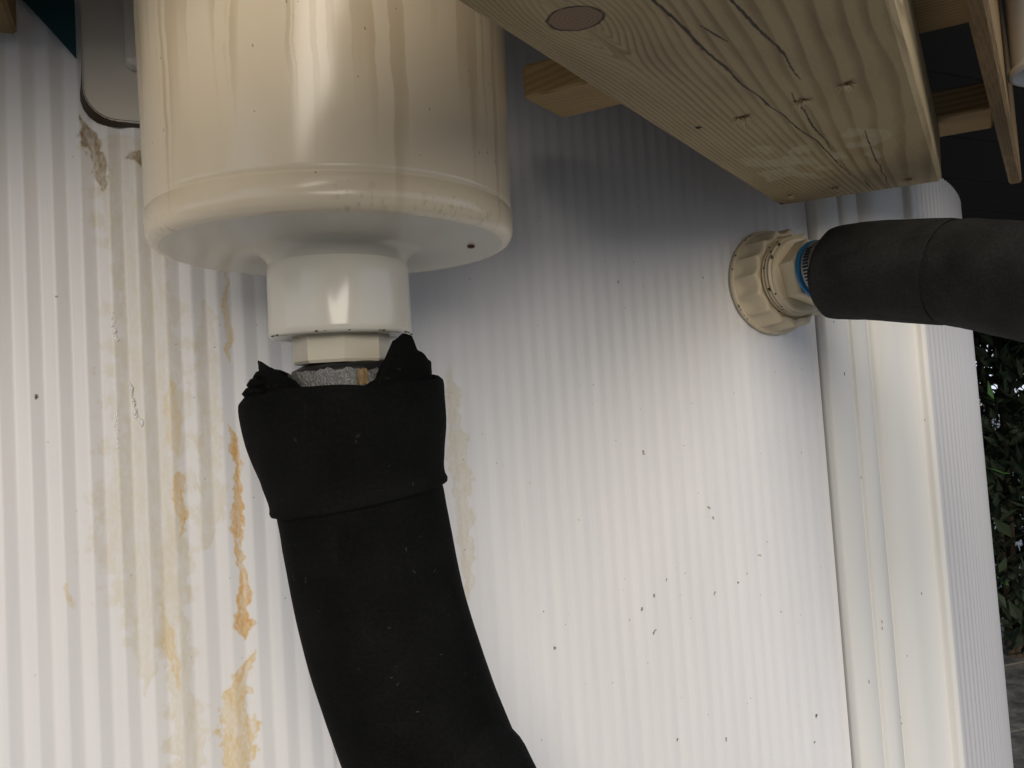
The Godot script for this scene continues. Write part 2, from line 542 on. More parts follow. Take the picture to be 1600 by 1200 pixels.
func build_deck() -> void:
	var xf := joist_xf()
	var L := 0.80
	var W := 0.18
	var off := func(p: Array) -> Array:
		var o := []
		for q in p:
			o.append(Vector2(q[0] + L, q[1] + 0.002))
		return o
	var cracks := [
		[off.call([[-0.53, 0.054], [-0.4723, 0.0567], [-0.4317, 0.0583], [-0.37, 0.0598], [-0.3136, 0.0617]]), 0.00055],
		[off.call([[-0.34, 0.0608], [-0.27, 0.0655], [-0.2172, 0.0692], [-0.15, 0.071], [-0.0844, 0.0721]]), 0.0003],
		[off.call([[-0.52, 0.079], [-0.4505, 0.080], [-0.3976, 0.0846], [-0.345, 0.0843]]), 0.00045],
		[off.call([[-0.3273, 0.0758], [-0.25, 0.0745], [-0.1828, 0.0733]]), 0.00028],
		[off.call([[-0.06, 0.078], [-0.03, 0.079], [0.0, 0.0795]]), 0.0003],
		[off.call([[-0.4384, 0.0643], [-0.425, 0.067], [-0.4147, 0.0691]]), 0.00028],
		[off.call([[-0.22, 0.097], [-0.1, 0.094], [0.0, 0.092]]), 0.0002],
	]
	var img := wood_image(2048, 460, L, W, 101, [[L - 0.4755, 0.030, 0.0105, 0.0105], [L - 0.40, 0.152, 0.012, 0.010]], cracks, [[L - 0.165, 0.045, 0.055, 0.028], [L - 0.185, 0.10, 0.04, 0.012]], Vector3(172, 153, 116), Vector3(120, 101, 68))
	var m := wood_mat(img)
	var jo := thing("deck_joist", "wide knotty timber joist whose cracked underside crosses the top of the picture", "joist", xf)
	var st := tool()
	box(st, Vector3(-L, 0, 0), Vector3(0, 0.045, 0.13), 0.0025, func(p: Vector3) -> Vector2: return Vector2((p.x + L) / L, (p.z + 0.002 + (0.01 if p.z > 0.12 else 0.0) * 0 + p.y * 0.9) / W))
	part("plank", st, m, jo)
	# places where screws broke through from above
	var hole_m := mat(lin(0.02, 0.015, 0.01), 0.9)
	var spl_m := mat(lin(0.62, 0.50, 0.30), 0.8)
	var rng := RandomNumberGenerator.new()
	rng.seed = 77
	for q in [[-0.3002, 0.0202, 0], [-0.3013, 0.0448, 1], [-0.3089, 0.0777, 1], [-0.3202, 0.1013, 1], [-0.0431, 0.019, 1], [-0.0465, 0.0532, 1], [-0.0326, 0.108, 1], [-0.009, 0.0045, 0]]:
		var hs := tool()
		hs.set_smooth_group(-1)
		var c := Vector3(q[0], -0.0002, q[1])
		var ring := []
		for k in 9:
			var a := TAU * k / 9
			ring.append(c + Vector3(cos(a) * 0.0030, 0, sin(a) * 0.0018) * rng.randf_range(0.7, 1.2))
		face(hs, ring, Vector3.DOWN, func(p): return Vector2(p.x, p.z))
		var h := part("screw_hole", hs, hole_m, jo)
		if q[2] == 1:
			var ss := tool()
			ss.set_smooth_group(-1)
			for k in 16:
				var a := rng.randf() * TAU
				var d := Vector3(cos(a), 0, sin(a))
				var b := c + d * rng.randf_range(0.0010, 0.0042)
				var w := d.cross(Vector3.UP) * rng.randf_range(0.0006, 0.0014)
				var tip := b + d * rng.randf_range(0.001, 0.0044) + Vector3(0, -rng.randf_range(0.001, 0.0040), 0)
				face(ss, [b - w, b + w, tip], Vector3.DOWN, func(p): return Vector2(p.x, p.z))
				face(ss, [b - w, b - d * 0.0008, tip], -d, func(p): return Vector2(p.x, p.z))
				face(ss, [b + w, b - d * 0.0008, tip], -d, func(p): return Vector2(p.x, p.z))
			part("splinters", ss, spl_m, h)
	# cross battens on top of the joist
	var bi := wood_image(700, 160, 0.30, 0.07, 140, [], [], [], Vector3(170, 144, 100), Vector3(128, 100, 62))
	var bm := wood_mat(bi)
	var batten := func(label: String, x0: float, x1: float, z0: float, z1: float, y0: float) -> void:
		var t := thing("deck_batten", label, "batten", xf * Transform3D(Basis.IDENTITY, Vector3(x0, y0, z0)), "short battens across the deck joist")
		var b := tool()
		box(b, Vector3.ZERO, Vector3(x1 - x0, 0.022, z1 - z0), 0.0015, func(p: Vector3) -> Vector2: return Vector2(p.z / 0.3, (p.x + p.y) / 0.1))
		part("plank", b, bm, t)
	batten.call("timber batten over the joist whose sawn end shows beside the white skimmer bucket", -0.284, -0.228, -0.10, 0.160, 0.0465)
	batten.call("timber batten crossing above the joist end, beside the narrow rafter", -0.02, 0.05, -0.06, 0.168, 0.0465)
	# narrow rafter on the right
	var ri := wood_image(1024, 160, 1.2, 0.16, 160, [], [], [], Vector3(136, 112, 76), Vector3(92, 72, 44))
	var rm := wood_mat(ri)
	var ra := thing("deck_rafter", "narrow timber rafter on edge running down from the top right corner", "rafter", Transform3D(Basis(Vector3(0.5643, 0, -0.8256), Vector3.UP, Vector3(0.8256, 0, 0.5643)), Vector3(0.456, 1.09, -0.709)))
	var rs := tool()
	box(rs, Vector3(-0.80, 0.0, 0.0), Vector3(0.012, 0.115, 0.010), 0.002, func(p: Vector3) -> Vector2: return Vector2((p.x + 0.85) / 1.2, (p.z + p.y) / 0.16))
	part("plank", rs, rm, ra)
	# next joist: only its end corner shows, unseen length added to shade the wall
	var j2 := thing("deck_joist", "shaded timber joist whose end just shows in the top left corner", "joist", wall_xf(-0.395, 1.163, 0.012))
	var js := tool()
	box(js, Vector3(-0.13, 0, 0), Vector3(0.066, 0.045, 0.46), 0.002, func(p: Vector3) -> Vector2: return Vector2(p.z / 1.2, (p.x + 0.15 + p.y) / 0.25))
	part("plank", js, rm, j2)
	# unseen board added along the deck's outer edge to shade the upper wall
	var rim := thing("added_shade_board", "unseen timber board added along the outer edge of the deck to shade the wall", "board", wall_xf(0, 1.205, 0.396))
	var rbs := tool()
	box(rbs, Vector3(-1.6, 0, 0), Vector3(3.4, 0.056, 0.024), 0.002, func(p: Vector3) -> Vector2: return Vector2(p.x / 1.2, (p.y + p.z) / 0.16))
	part("board", rbs, rm, rim)
	# decking above, its near black colour standing in for shade
	var dk := thing("decking", "deck boards forming the roof over the pool wall, coloured near black for the shade beneath", "deck", wall_xf(0, 1.262, 0))
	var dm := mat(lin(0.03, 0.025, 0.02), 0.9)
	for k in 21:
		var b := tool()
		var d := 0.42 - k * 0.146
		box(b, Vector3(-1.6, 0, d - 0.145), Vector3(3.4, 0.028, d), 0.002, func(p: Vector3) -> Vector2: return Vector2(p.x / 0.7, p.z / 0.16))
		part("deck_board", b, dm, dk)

func build_wall() -> void:
	var m := mat(Color.WHITE, 0.42)
	m.albedo_texture = wall_texture()
	var w := thing("pool_wall", "white ribbed pool wall panel with orange rust runs under the skimmer", "pool wall", wall_xf(0, 0, 0))
	var lam := 0.0122
	var st := tool()
	var per := 10
	var prof := []
	var x := WS0
	while x < WS1 - 0.008:
		# broad ribs up to the skimmer, narrower and at first shallower ones beyond it
		var wide := x < -0.168
		var pitch := 0.0162 if wide else lam
		var deep := 0.0019 + 0.0008 * smoothstep(-0.22, -0.28, x) if wide else 0.00062 * smoothstep(-0.14, 0.10, x) + 0.0001
		for k in per:
			var z := absf(float(k) / per - 0.5) * 2.0
			z = z if wide else smoothstep(0.0, 1.0, z) * 0.25 + z * 0.75
			prof.append(Vector2(x + pitch * k / per, -0.0018 + deep * z))
		x += pitch
	var n := prof.size() - 1
	sheet(st, n, 1, func(i, j): return [Vector3(prof[i].x, WH * j, prof[i].y), Vector2((prof[i].x - WS0) / (WS1 - WS0), 1.0 - j)], true)
	part("ribbed_panel", st, m, w)
	# bend beyond the post
	var m2 := mat(lin(0.55, 0.55, 0.57), 0.35)  # shade on the bend is put into this darker grey
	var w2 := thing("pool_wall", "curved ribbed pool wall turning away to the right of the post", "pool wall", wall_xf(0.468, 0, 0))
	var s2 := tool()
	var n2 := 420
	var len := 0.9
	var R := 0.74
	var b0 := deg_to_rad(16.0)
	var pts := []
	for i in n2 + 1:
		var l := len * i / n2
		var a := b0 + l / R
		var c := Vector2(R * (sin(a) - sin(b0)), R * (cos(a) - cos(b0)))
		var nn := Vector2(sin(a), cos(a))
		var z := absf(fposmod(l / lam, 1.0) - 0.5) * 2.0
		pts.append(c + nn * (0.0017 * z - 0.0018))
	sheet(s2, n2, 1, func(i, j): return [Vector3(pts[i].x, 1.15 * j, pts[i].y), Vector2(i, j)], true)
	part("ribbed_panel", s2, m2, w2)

func build_post() -> void:
	var m := mat(lin(0.79, 0.78, 0.75), 0.42)
	var dark := mat(lin(0.02, 0.02, 0.02), 0.9)
	var t := thing("pool_post", "cream grooved upright covering the joint at the pool wall's corner", "post", wall_xf(0.325, 0, 0))
	var pr := [[0.0, -0.012], [0.0, 0.005], [0.0012, 0.0072], [0.003, 0.008], [0.029, 0.008], [0.0302, 0.0070], [0.0312, 0.0040], [0.0333, 0.0038], [0.0345, 0.0072], [0.037, 0.008], [0.0550, 0.008], [0.0557, 0.0062], [0.0567, 0.0062], [0.0575, 0.008], [0.084, 0.0085], [0.090, 0.0078], [0.098, 0.0055], [0.112, 0.0030], [0.126, 0.0010], [0.129, 0.0012], [0.1305, 0.0055], [0.1325, 0.0075], [0.137, 0.0075], [0.139, 0.0055], [0.1402, -0.001], [0.1402, -0.014]]
	var st := tool()
	sheet(st, pr.size() - 1, 1, func(i, j): return [Vector3(pr[i][0], WH * j, pr[i][1]), Vector2(pr[i][0], j)], true)
	part("upright", st, m, t)
	var fs := tool()
	var rng := RandomNumberGenerator.new()
	rng.seed = 55
	for q in [[0.041, 0.692], [0.0405, 0.686], [0.055, 0.60], [0.0552, 0.594], [0.012, 0.98], [0.02, 0.93], [0.094, 0.80], [0.1, 0.71], [0.07, 0.655], [0.018, 0.64], [0.126, 0.88], [0.03, 0.83]]:
		lump(fs, Vector3(q[0], q[1], 0.0082 if q[0] < 0.09 else 0.0058), Vector3(0.0004, rng.randf_range(0.0004, 0.0022), 0.0003), 6)
	part("dirt_flecks", fs, mat(lin(0.14, 0.12, 0.09), 0.9), t).set_meta("kind", "stuff")
	var g := tool()
	box(g, Vector3(-0.006, 0, -0.010), Vector3(-0.0003, WH, -0.0035), 0.0)
	part("joint_gap", g, dark, t)

func build_skimmer() -> void:
	var c0 := Vector3(-0.0890, 0.9993, -0.4254)
	var up := (Vector3.UP + N * tan(deg_to_rad(2.0))).normalized()
	var xf := Transform3D(Basis(T, up, T.cross(up)), c0)
	var sk := thing("pool_skimmer", "round glossy cream skimmer bucket with run marks, hung on the pool wall", "skimmer", xf)
	var m := mat(Color.WHITE, 0.2)
	m.albedo_texture = streak_texture()
	m.uv1_scale = Vector3(1, 1, 1)
	var st := tool()
	var prof := [Vector2(0.0885, 0.0002), Vector2(0.0905, 0.0006), Vector2(0.0925, 0.0018), Vector2(0.0938, 0.0038), Vector2(0.0944, 0.0062), Vector2(0.0946, 0.0155), Vector2(0.0936, 0.0165), Vector2(0.0936, 0.0169), Vector2(0.0941, 0.0176), Vector2(0.0941, 0.020), Vector2(0.0946, 0.07), Vector2(0.0952, 0.118), Vector2(0.0946, 0.124), Vector2(0.0925, 0.1285), Vector2(0.088, 0.131), Vector2(0.03, 0.133), Vector2(0.0005, 0.133)]
	var f := func(i: int, j: int) -> Array:
		var th := TAU * float(j % 128) / 128
		return [Vector3(prof[i].x * sin(th), prof[i].y, prof[i].x * cos(th)), Vector2(float(j) / 128 + 0.5, 1.0 - prof[i].y / 0.134)]
	sheet(st, prof.size() - 1, 128, f)
	part("bucket", st, m, sk)
	var bm := mat(lin(0.62, 0.57, 0.47), 0.2)
	var bs := tool()
	lathe(bs, [Vector2(0.0365, -0.008), Vector2(0.0375, -0.005), Vector2(0.0405, -0.0018), Vector2(0.046, 0.0), Vector2(0.084, 0.0), Vector2(0.0862, 0.0), Vector2(0.0885, 0.0002)], 96)
	part("underside", bs, bm, sk)
	var cm := mat(lin(0.76, 0.71, 0.60), 0.14)
	var cs := tool()
	lathe(cs, [Vector2(0.024, -0.036), Vector2(0.026, -0.0462), Vector2(0.035, -0.0466), Vector2(0.0366, -0.0462), Vector2(0.0374, -0.0448), Vector2(0.0375, -0.0425), Vector2(0.0372, -0.012), Vector2(0.0368, -0.009), Vector2(0.0365, -0.008)], 96)
	part("outlet_collar", cs, cm, sk)
	# dirt specks lodged in the rim and the stud under the bucket
	var dm := mat(lin(0.10, 0.08, 0.06), 0.8)
	var rng := RandomNumberGenerator.new()
	rng.seed = 12
	var dsx := tool()
	for k in 26:
		var a := rng.randf_range(-1.9, 1.9)
		var r := 0.0882 + rng.randf_range(-0.0010, 0.0008)
		lump(dsx, Vector3(r * sin(a), 0.0006, r * cos(a)), Vector3(rng.randf_range(0.0002, 0.0010), 0.0003, rng.randf_range(0.0002, 0.0005)), 6)
	for k in 14:
		var a := rng.randf_range(-1.5, 1.5)
		lump(dsx, Vector3(0.0372 * sin(a), -0.0458, 0.0372 * cos(a)), Vector3(0.0007, 0.0003, 0.0004) * rng.randf_range(0.5, 1.5), 6)
	part("rim_dirt", dsx, dm, sk).set_meta("kind", "stuff")
	var sd := tool()
	lump(sd, Vector3(0.066, -0.0005, 0.028), Vector3(0.0022, 0.0012, 0.0018), 10)
	part("brown_stud", sd, mat(lin(0.16, 0.08, 0.04), 0.6), sk)
	# plate and throat against the wall, in the wall's own frame
	var inv := xf.affine_inverse() * wall_xf(-0.170, 1.116, 0.0)
	var pm := mat(lin(0.62, 0.58, 0.52), 0.3)
	var ps := tool()
	ps.set_smooth_group(-1)
	var outl := []
	var rc := 0.020
	for k in 9:
		var a := PI + PI / 2 * k / 8
		outl.append(Vector2(-0.124 + rc + cos(a) * rc, rc + sin(a) * rc))
	for k in 9:
		var a := PI * 1.5 + PI / 2 * k / 8
		outl.append(Vector2(0.124 - rc + cos(a) * rc, rc + sin(a) * rc))
	outl.append(Vector2(0.124, 0.14))
	outl.append(Vector2(-0.124, 0.14))
	var uvf := func(p): return Vector2(p.x, p.y)
	var fr := []
	var mid := Vector2(0, 0.07)
	for q in outl:
		fr.append(inv * Vector3(q.x, q.y, 0.0075))
	face(ps, fr, inv.basis.z, uvf)
	for k in outl.size():
		var a: Vector2 = outl[k]
		var b: Vector2 = outl[(k + 1) % outl.size()]
		var o: Vector2 = (a + b) / 2 - mid
		face(ps, [inv * Vector3(a.x, a.y, 0.0), inv * Vector3(b.x, b.y, 0.0), inv * Vector3(b.x, b.y, 0.0075), inv * Vector3(a.x, a.y, 0.0075)], inv.basis * Vector3(o.x, o.y, 0), uvf)
	var pl := part("mounting_plate", ps, pm, sk)
	# brown grime caught in the seam round the plate's corner
	var gs := tool()
	var gn := 22
	sheet(gs, gn, 1, func(i: int, j: int) -> Array:
		var k := float(i) / gn
		var q := Vector2.ZERO
		var o := Vector2.ZERO
		if k < 0.4:
			q = Vector2(-0.124, 0.075 - (0.075 - rc) * k / 0.4)
			o = Vector2(-1, 0)
		elif k < 0.7:
			var a := PI + PI / 2 * (k - 0.4) / 0.3
			q = Vector2(-0.124 + rc + cos(a) * rc, rc + sin(a) * rc)
			o = Vector2(cos(a), sin(a))
		else:
			q = Vector2(-0.124 + rc + 0.05 * (k - 0.7) / 0.3, 0)
			o = Vector2(0, -1)
		var wd := 0.0006 + 0.0034 * exp(-pow((k - 0.55) / 0.16, 2))
		q += o * (wd if j == 1 else -0.0006)
		return [inv * Vector3(q.x, q.y, 0.0006 if j == 1 else 0.0081), Vector2(k, j)], true)
	part("grime_line", gs, mat(lin(0.035, 0.018, 0.006), 0.5), pl)
	var rb := tool()
	var loc := func(lo: Vector3, hi: Vector3, b: float) -> void:
		var tmp := SurfaceTool.new()
		tmp.begin(Mesh.PRIMITIVE_TRIANGLES)
		box(tmp, lo, hi, b)
		tmp.generate_normals()
		rb.append_from(tmp.commit(), 0, inv)
	loc.call(Vector3(-0.098, 0.034, 0.0076), Vector3(-0.086, 0.134, 0.022), 0.003)
	var ro := MeshInstance3D.new()
	ro.name = "stiffening_rib"
	ro.mesh = rb.commit()
	ro.material_override = pm
	pl.add_child(ro)
	rb = tool()
	loc.call(Vector3(-0.072, 0.03, 0.0076), Vector3(0.072, 0.135, 0.10), 0.006)
	var th := MeshInstance3D.new()
	th.name = "throat"
	th.mesh = rb.commit()
	th.material_override = pm
	sk.add_child(th)

func build_left_hose() -> void:
	var c0 := Vector3(-0.0890, 0.9993, -0.4254)
	var up := (Vector3.UP + N * tan(deg_to_rad(2.0))).normalized()
	var xf := Transform3D(Basis(T, up, T.cross(up)), c0)
	# faceted threaded adapter below the collar
	var ad := thing("hose_adapter", "cream faceted hose adapter showing below the skimmer's collar", "adapter", xf)
	var cm := mat(lin(0.73, 0.66, 0.51), 0.35)
	var hs := tool()
	hs.set_smooth_group(-1)
	lathe(hs, [Vector2(0.010, -0.0605), Vector2(0.0245, -0.0605), Vector2(0.0255, -0.0590), Vector2(0.0255, -0.040), Vector2(0.01, -0.040)], 8, Transform3D(Basis(Vector3.UP, 0.62), Vector3.ZERO))
	part("hex_collar", hs, cm, ad)
	var hose := thing("insulated_hose", "black foam wrapped hose hanging from the skimmer outlet, torn at its top", "hose", Transform3D(Basis.IDENTITY, c0))
	var g := func(x: float, y: float, z: float) -> Vector3: return Vector3(x, y, z) - c0
	var foam := foam_material(22.0, 31)
	var foam2 := foam_material(20.0, 32)
	var path := [g.call(-0.0884, 0.9418, -0.4284), g.call(-0.0890, 0.9143, -0.4298), g.call(-0.0868, 0.8800, -0.4318), g.call(-0.0833, 0.8540, -0.4327), g.call(-0.0735, 0.7894, -0.4364), g.call(-0.0539, 0.7228, -0.4399), g.call(-0.030, 0.665, -0.4423), g.call(0.005, 0.59, -0.446), g.call(0.05, 0.51, -0.45), g.call(0.10, 0.44, -0.455)]
	var pts := catmull(path, 90)
	var side := Vector3.RIGHT
	var nz := noise(90, 1.0, 3)
	# ragged upper end: how far each bearing (0 right, 90 degrees towards the camera) reaches above the wrap
	var peaks := [[-180, 0.0085], [-173, 0.0102], [-165, 0.0116], [-157, 0.0120], [-147, 0.0112], [-134, 0.0080], [-120, 0.0040], [-108, -0.003], [-90, -0.004], [-72, -0.003], [-60, 0.001], [-54, 0.011], [-48, 0.0205], [-40, 0.0240], [-33, 0.0232], [-25, 0.0155], [-8, 0.011], [10, 0.009], [40, 0.004], [90, 0.0], [150, 0.0], [168, 0.002], [180, 0.0085]]
	var ragged := func(th: float) -> float:
		var d := rad_to_deg(wrapf(-th, -PI, PI))
		for k in peaks.size() - 1:
			if d >= peaks[k][0] and d <= peaks[k + 1][0]:
				return lerpf(peaks[k][1], peaks[k + 1][1], smoothstep(0, 1, (d - peaks[k][0]) / float(peaks[k + 1][0] - peaks[k][0])))
		return 0.01
	var top := catmull([g.call(-0.0885, 0.9290, -0.4290), g.call(-0.0890, 0.9143, -0.4298), g.call(-0.0868, 0.8800, -0.4318)], 30)
	var skin := tool()
	tube(skin, top, 192, func(t, th): return 0.0455 + 0.0006 * nz.get_noise_2d(cos(th) * 2 + t * 3, sin(th) * 2), side, func(t, th): return -ragged.call(th) * pow(1.0 - t, 2.0), true)
	tube(skin, top, 192, func(t, th): return 0.0400 + 0.0006 * nz.get_noise_2d(cos(th) * 2 + t * 3, sin(th) * 2 + 5), side, func(t, th): return (0.001 - 0.75 * ragged.call(th)) * pow(1.0 - t, 2.0), false)
	# cut edge between the two skins
	sheet(skin, 1, 192, func(i: int, j: int) -> Array:
		var th := TAU * float(j % 192) / 192
		var d: Vector3 = (top[1] - top[0]).normalized()
		var s := (side - d * side.dot(d)).normalized()
		var b := d.cross(s)
		var r := 0.0400 if i == 0 else 0.0455
		r += 0.0006 * nz.get_noise_2d(cos(th) * 2, sin(th) * 2 + (5.0 if i == 0 else 0.0))
		return [top[0] + (s * cos(th) + b * sin(th)) * r - d * (ragged.call(th) if i == 1 else 0.75 * ragged.call(th) - 0.001), Vector2(th, i)])
	part("torn_foam", skin, foam2, hose)
	# wrapped band round the top
	var wr := catmull([g.call(-0.0912, 0.9260, -0.4290), g.call(-0.0890, 0.9000, -0.4303), g.call(-0.0868, 0.8800, -0.4318), g.call(-0.0848, 0.8660, -0.4325)], 24)
	var ws := tool()
	var wrr := func(t: float, th: float) -> float:
		var r := lerpf(0.0545, 0.0458, smoothstep(0, 1, t)) + 0.0007 * nz.get_noise_2d(cos(th) * 1.5, sin(th) * 1.5 + t * 2)
		r += 0.0016 * exp(-pow((t - 0.93) / 0.07, 2)) - 0.0022 * smoothstep(0.965, 1.0, t) - 0.0025 * smoothstep(0.06, 0.0, t)
		return r
	tube(ws, wr, 96, wrr, side, func(t, th): return (0.0025 * sin(th * 2 + 0.6) + 0.002 * nz.get_noise_2d(cos(th) * 1.2, sin(th) * 1.2 + 8)) * (1.0 - t) + 0.0015 * sin(th + 1.0) * t, true)
	sheet(ws, 1, 96, func(i: int, j: int) -> Array:
		var th := TAU * float(j % 96) / 96
		var d: Vector3 = (wr[1] - wr[0]).normalized()
		var s := (side - d * side.dot(d)).normalized()
		var b := d.cross(s)
		var r: float = wrr.call(0.0, th) if i == 1 else 0.0457
		return [wr[0] + (s * cos(th) + b * sin(th)) * r + d * (0.0025 * sin(th * 2 + 0.6) + 0.002 * nz.get_noise_2d(cos(th) * 1.2, sin(th) * 1.2 + 8)), Vector2(th, i)])
	part("foam_wrap", ws, foam, hose)
	# folds of the wrap at the left
	var fs := tool()
	for q in [[-0.0400, 0.9250, 0.028, 0.0115, 0.0050], [-0.0390, 0.9295, 0.026, 0.0100, 0.0050], [-0.0375, 0.9335, 0.022, 0.0085, 0.0045]]:
		lump(fs, g.call(-0.0890 + q[0], q[1], -0.4240), Vector3(q[3], q[4], q[2]), 12)
	part("fold", fs, foam2, hose)
	# long foam tube
	var ls := tool()
	var low := pts.slice(16)
	tube(ls, low, 96, func(t, th): return 0.0445 + 0.0008 * nz.get_noise_3d(cos(th) * 1.4, sin(th) * 1.4, t * 6), side, null, true)
	part("foam_tube", ls, foam2, hose)
	# lower wrap entering at the foot of the picture
	var lw := tool()
	var lowp := pts.slice(49, 75)
	tube(lw, lowp, 96, func(t, th): return 0.0476 + 0.0006 * nz.get_noise_2d(cos(th) * 2, sin(th) * 2 + t) - 0.0030 * smoothstep(0.06, 0.0, t), side, func(t, th): return (-0.012 * cos(th) + 0.030 * maxf(0.0, -sin(th - 0.6))) * (1.0 - t), true)
	part("foam_wrap", lw, foam, hose)
	# hose end and scraps of tape inside the opening
	var hm := mat(lin(0.015, 0.015, 0.016), 0.45)
	var he := tool()
	var hx := xf * Vector3(0, -0.060, 0) - c0
	var hb := catmull([hx, hx + Vector3(0.001, -0.02, -0.001), hx + Vector3(0.003, -0.045, -0.002)], 12)
	tube(he, hb, 64, func(t, th): return 0.0262 + (0.0012 if t > 0.12 and t < 0.2 else 0.0) - 0.005 * smoothstep(0.05, 0.0, t), side, null, true)
	part("inner_hose", he, hm, hose)
	var tm := mat(lin(0.30, 0.30, 0.29), 0.32, 0.45)
	var bump := Image.create(256, 256, false, Image.FORMAT_RGB8)
	var bn := noise(64, 0.035, 4)
	for y in 256:
		for x in 256:
			var v := 0.5 + 0.5 * absf(bn.get_noise_2d(x, y)) - 0.3 * absf(bn.get_noise_2d(x * 2.3 + 90, y * 2.3))
			bump.set_pixel(x, y, Color(v, v, v))
	bump.bump_map_to_normal_map(14.0)
	tm.normal_enabled = true
	tm.normal_texture = texture(bump)
	tm.uv1_scale = Vector3(3, 1, 1)
	var ts := tool()
	var crs := hb.slice(2, 10)
	sheet(ts, 10, 40, func(i: int, j: int) -> Array:
		var th := -PI * 0.92 + PI * 0.84 * j / 40
		var y := -0.0655 - 0.018 * i / 10
		var r := 0.0285 + 0.0014 * nz.get_noise_2d(j * 0.21, i * 0.4) + 0.0012 * i / 10
		var lip := 0.003 * nz.get_noise_2d(j * 0.3, 3.0) if i == 0 else 0.0
		return [hx + Vector3(r * cos(th), y + 0.060 + lip, -r * sin(th)), Vector2(j / 40.0, i / 20.0)])
	part("grey_tape", ts, tm, hose)
	var yt := tool()
	sheet(yt, 4, 6, func(i: int, j: int) -> Array:
		var th := -0.36 * PI + 0.055 * PI * j / 6
		var r := 0.0301 + 0.0009 * nz.get_noise_2d(j * 1.1, i * 1.3)
		return [hx + Vector3(r * cos(th), -0.0062 - 0.008 * i / 4 + 0.002 * nz.get_noise_2d(j * 2.0, 7), -r * sin(th)), Vector2(j, i)])
	part("tan_tape", yt, mat(lin(0.26, 0.17, 0.07), 0.4), hose)

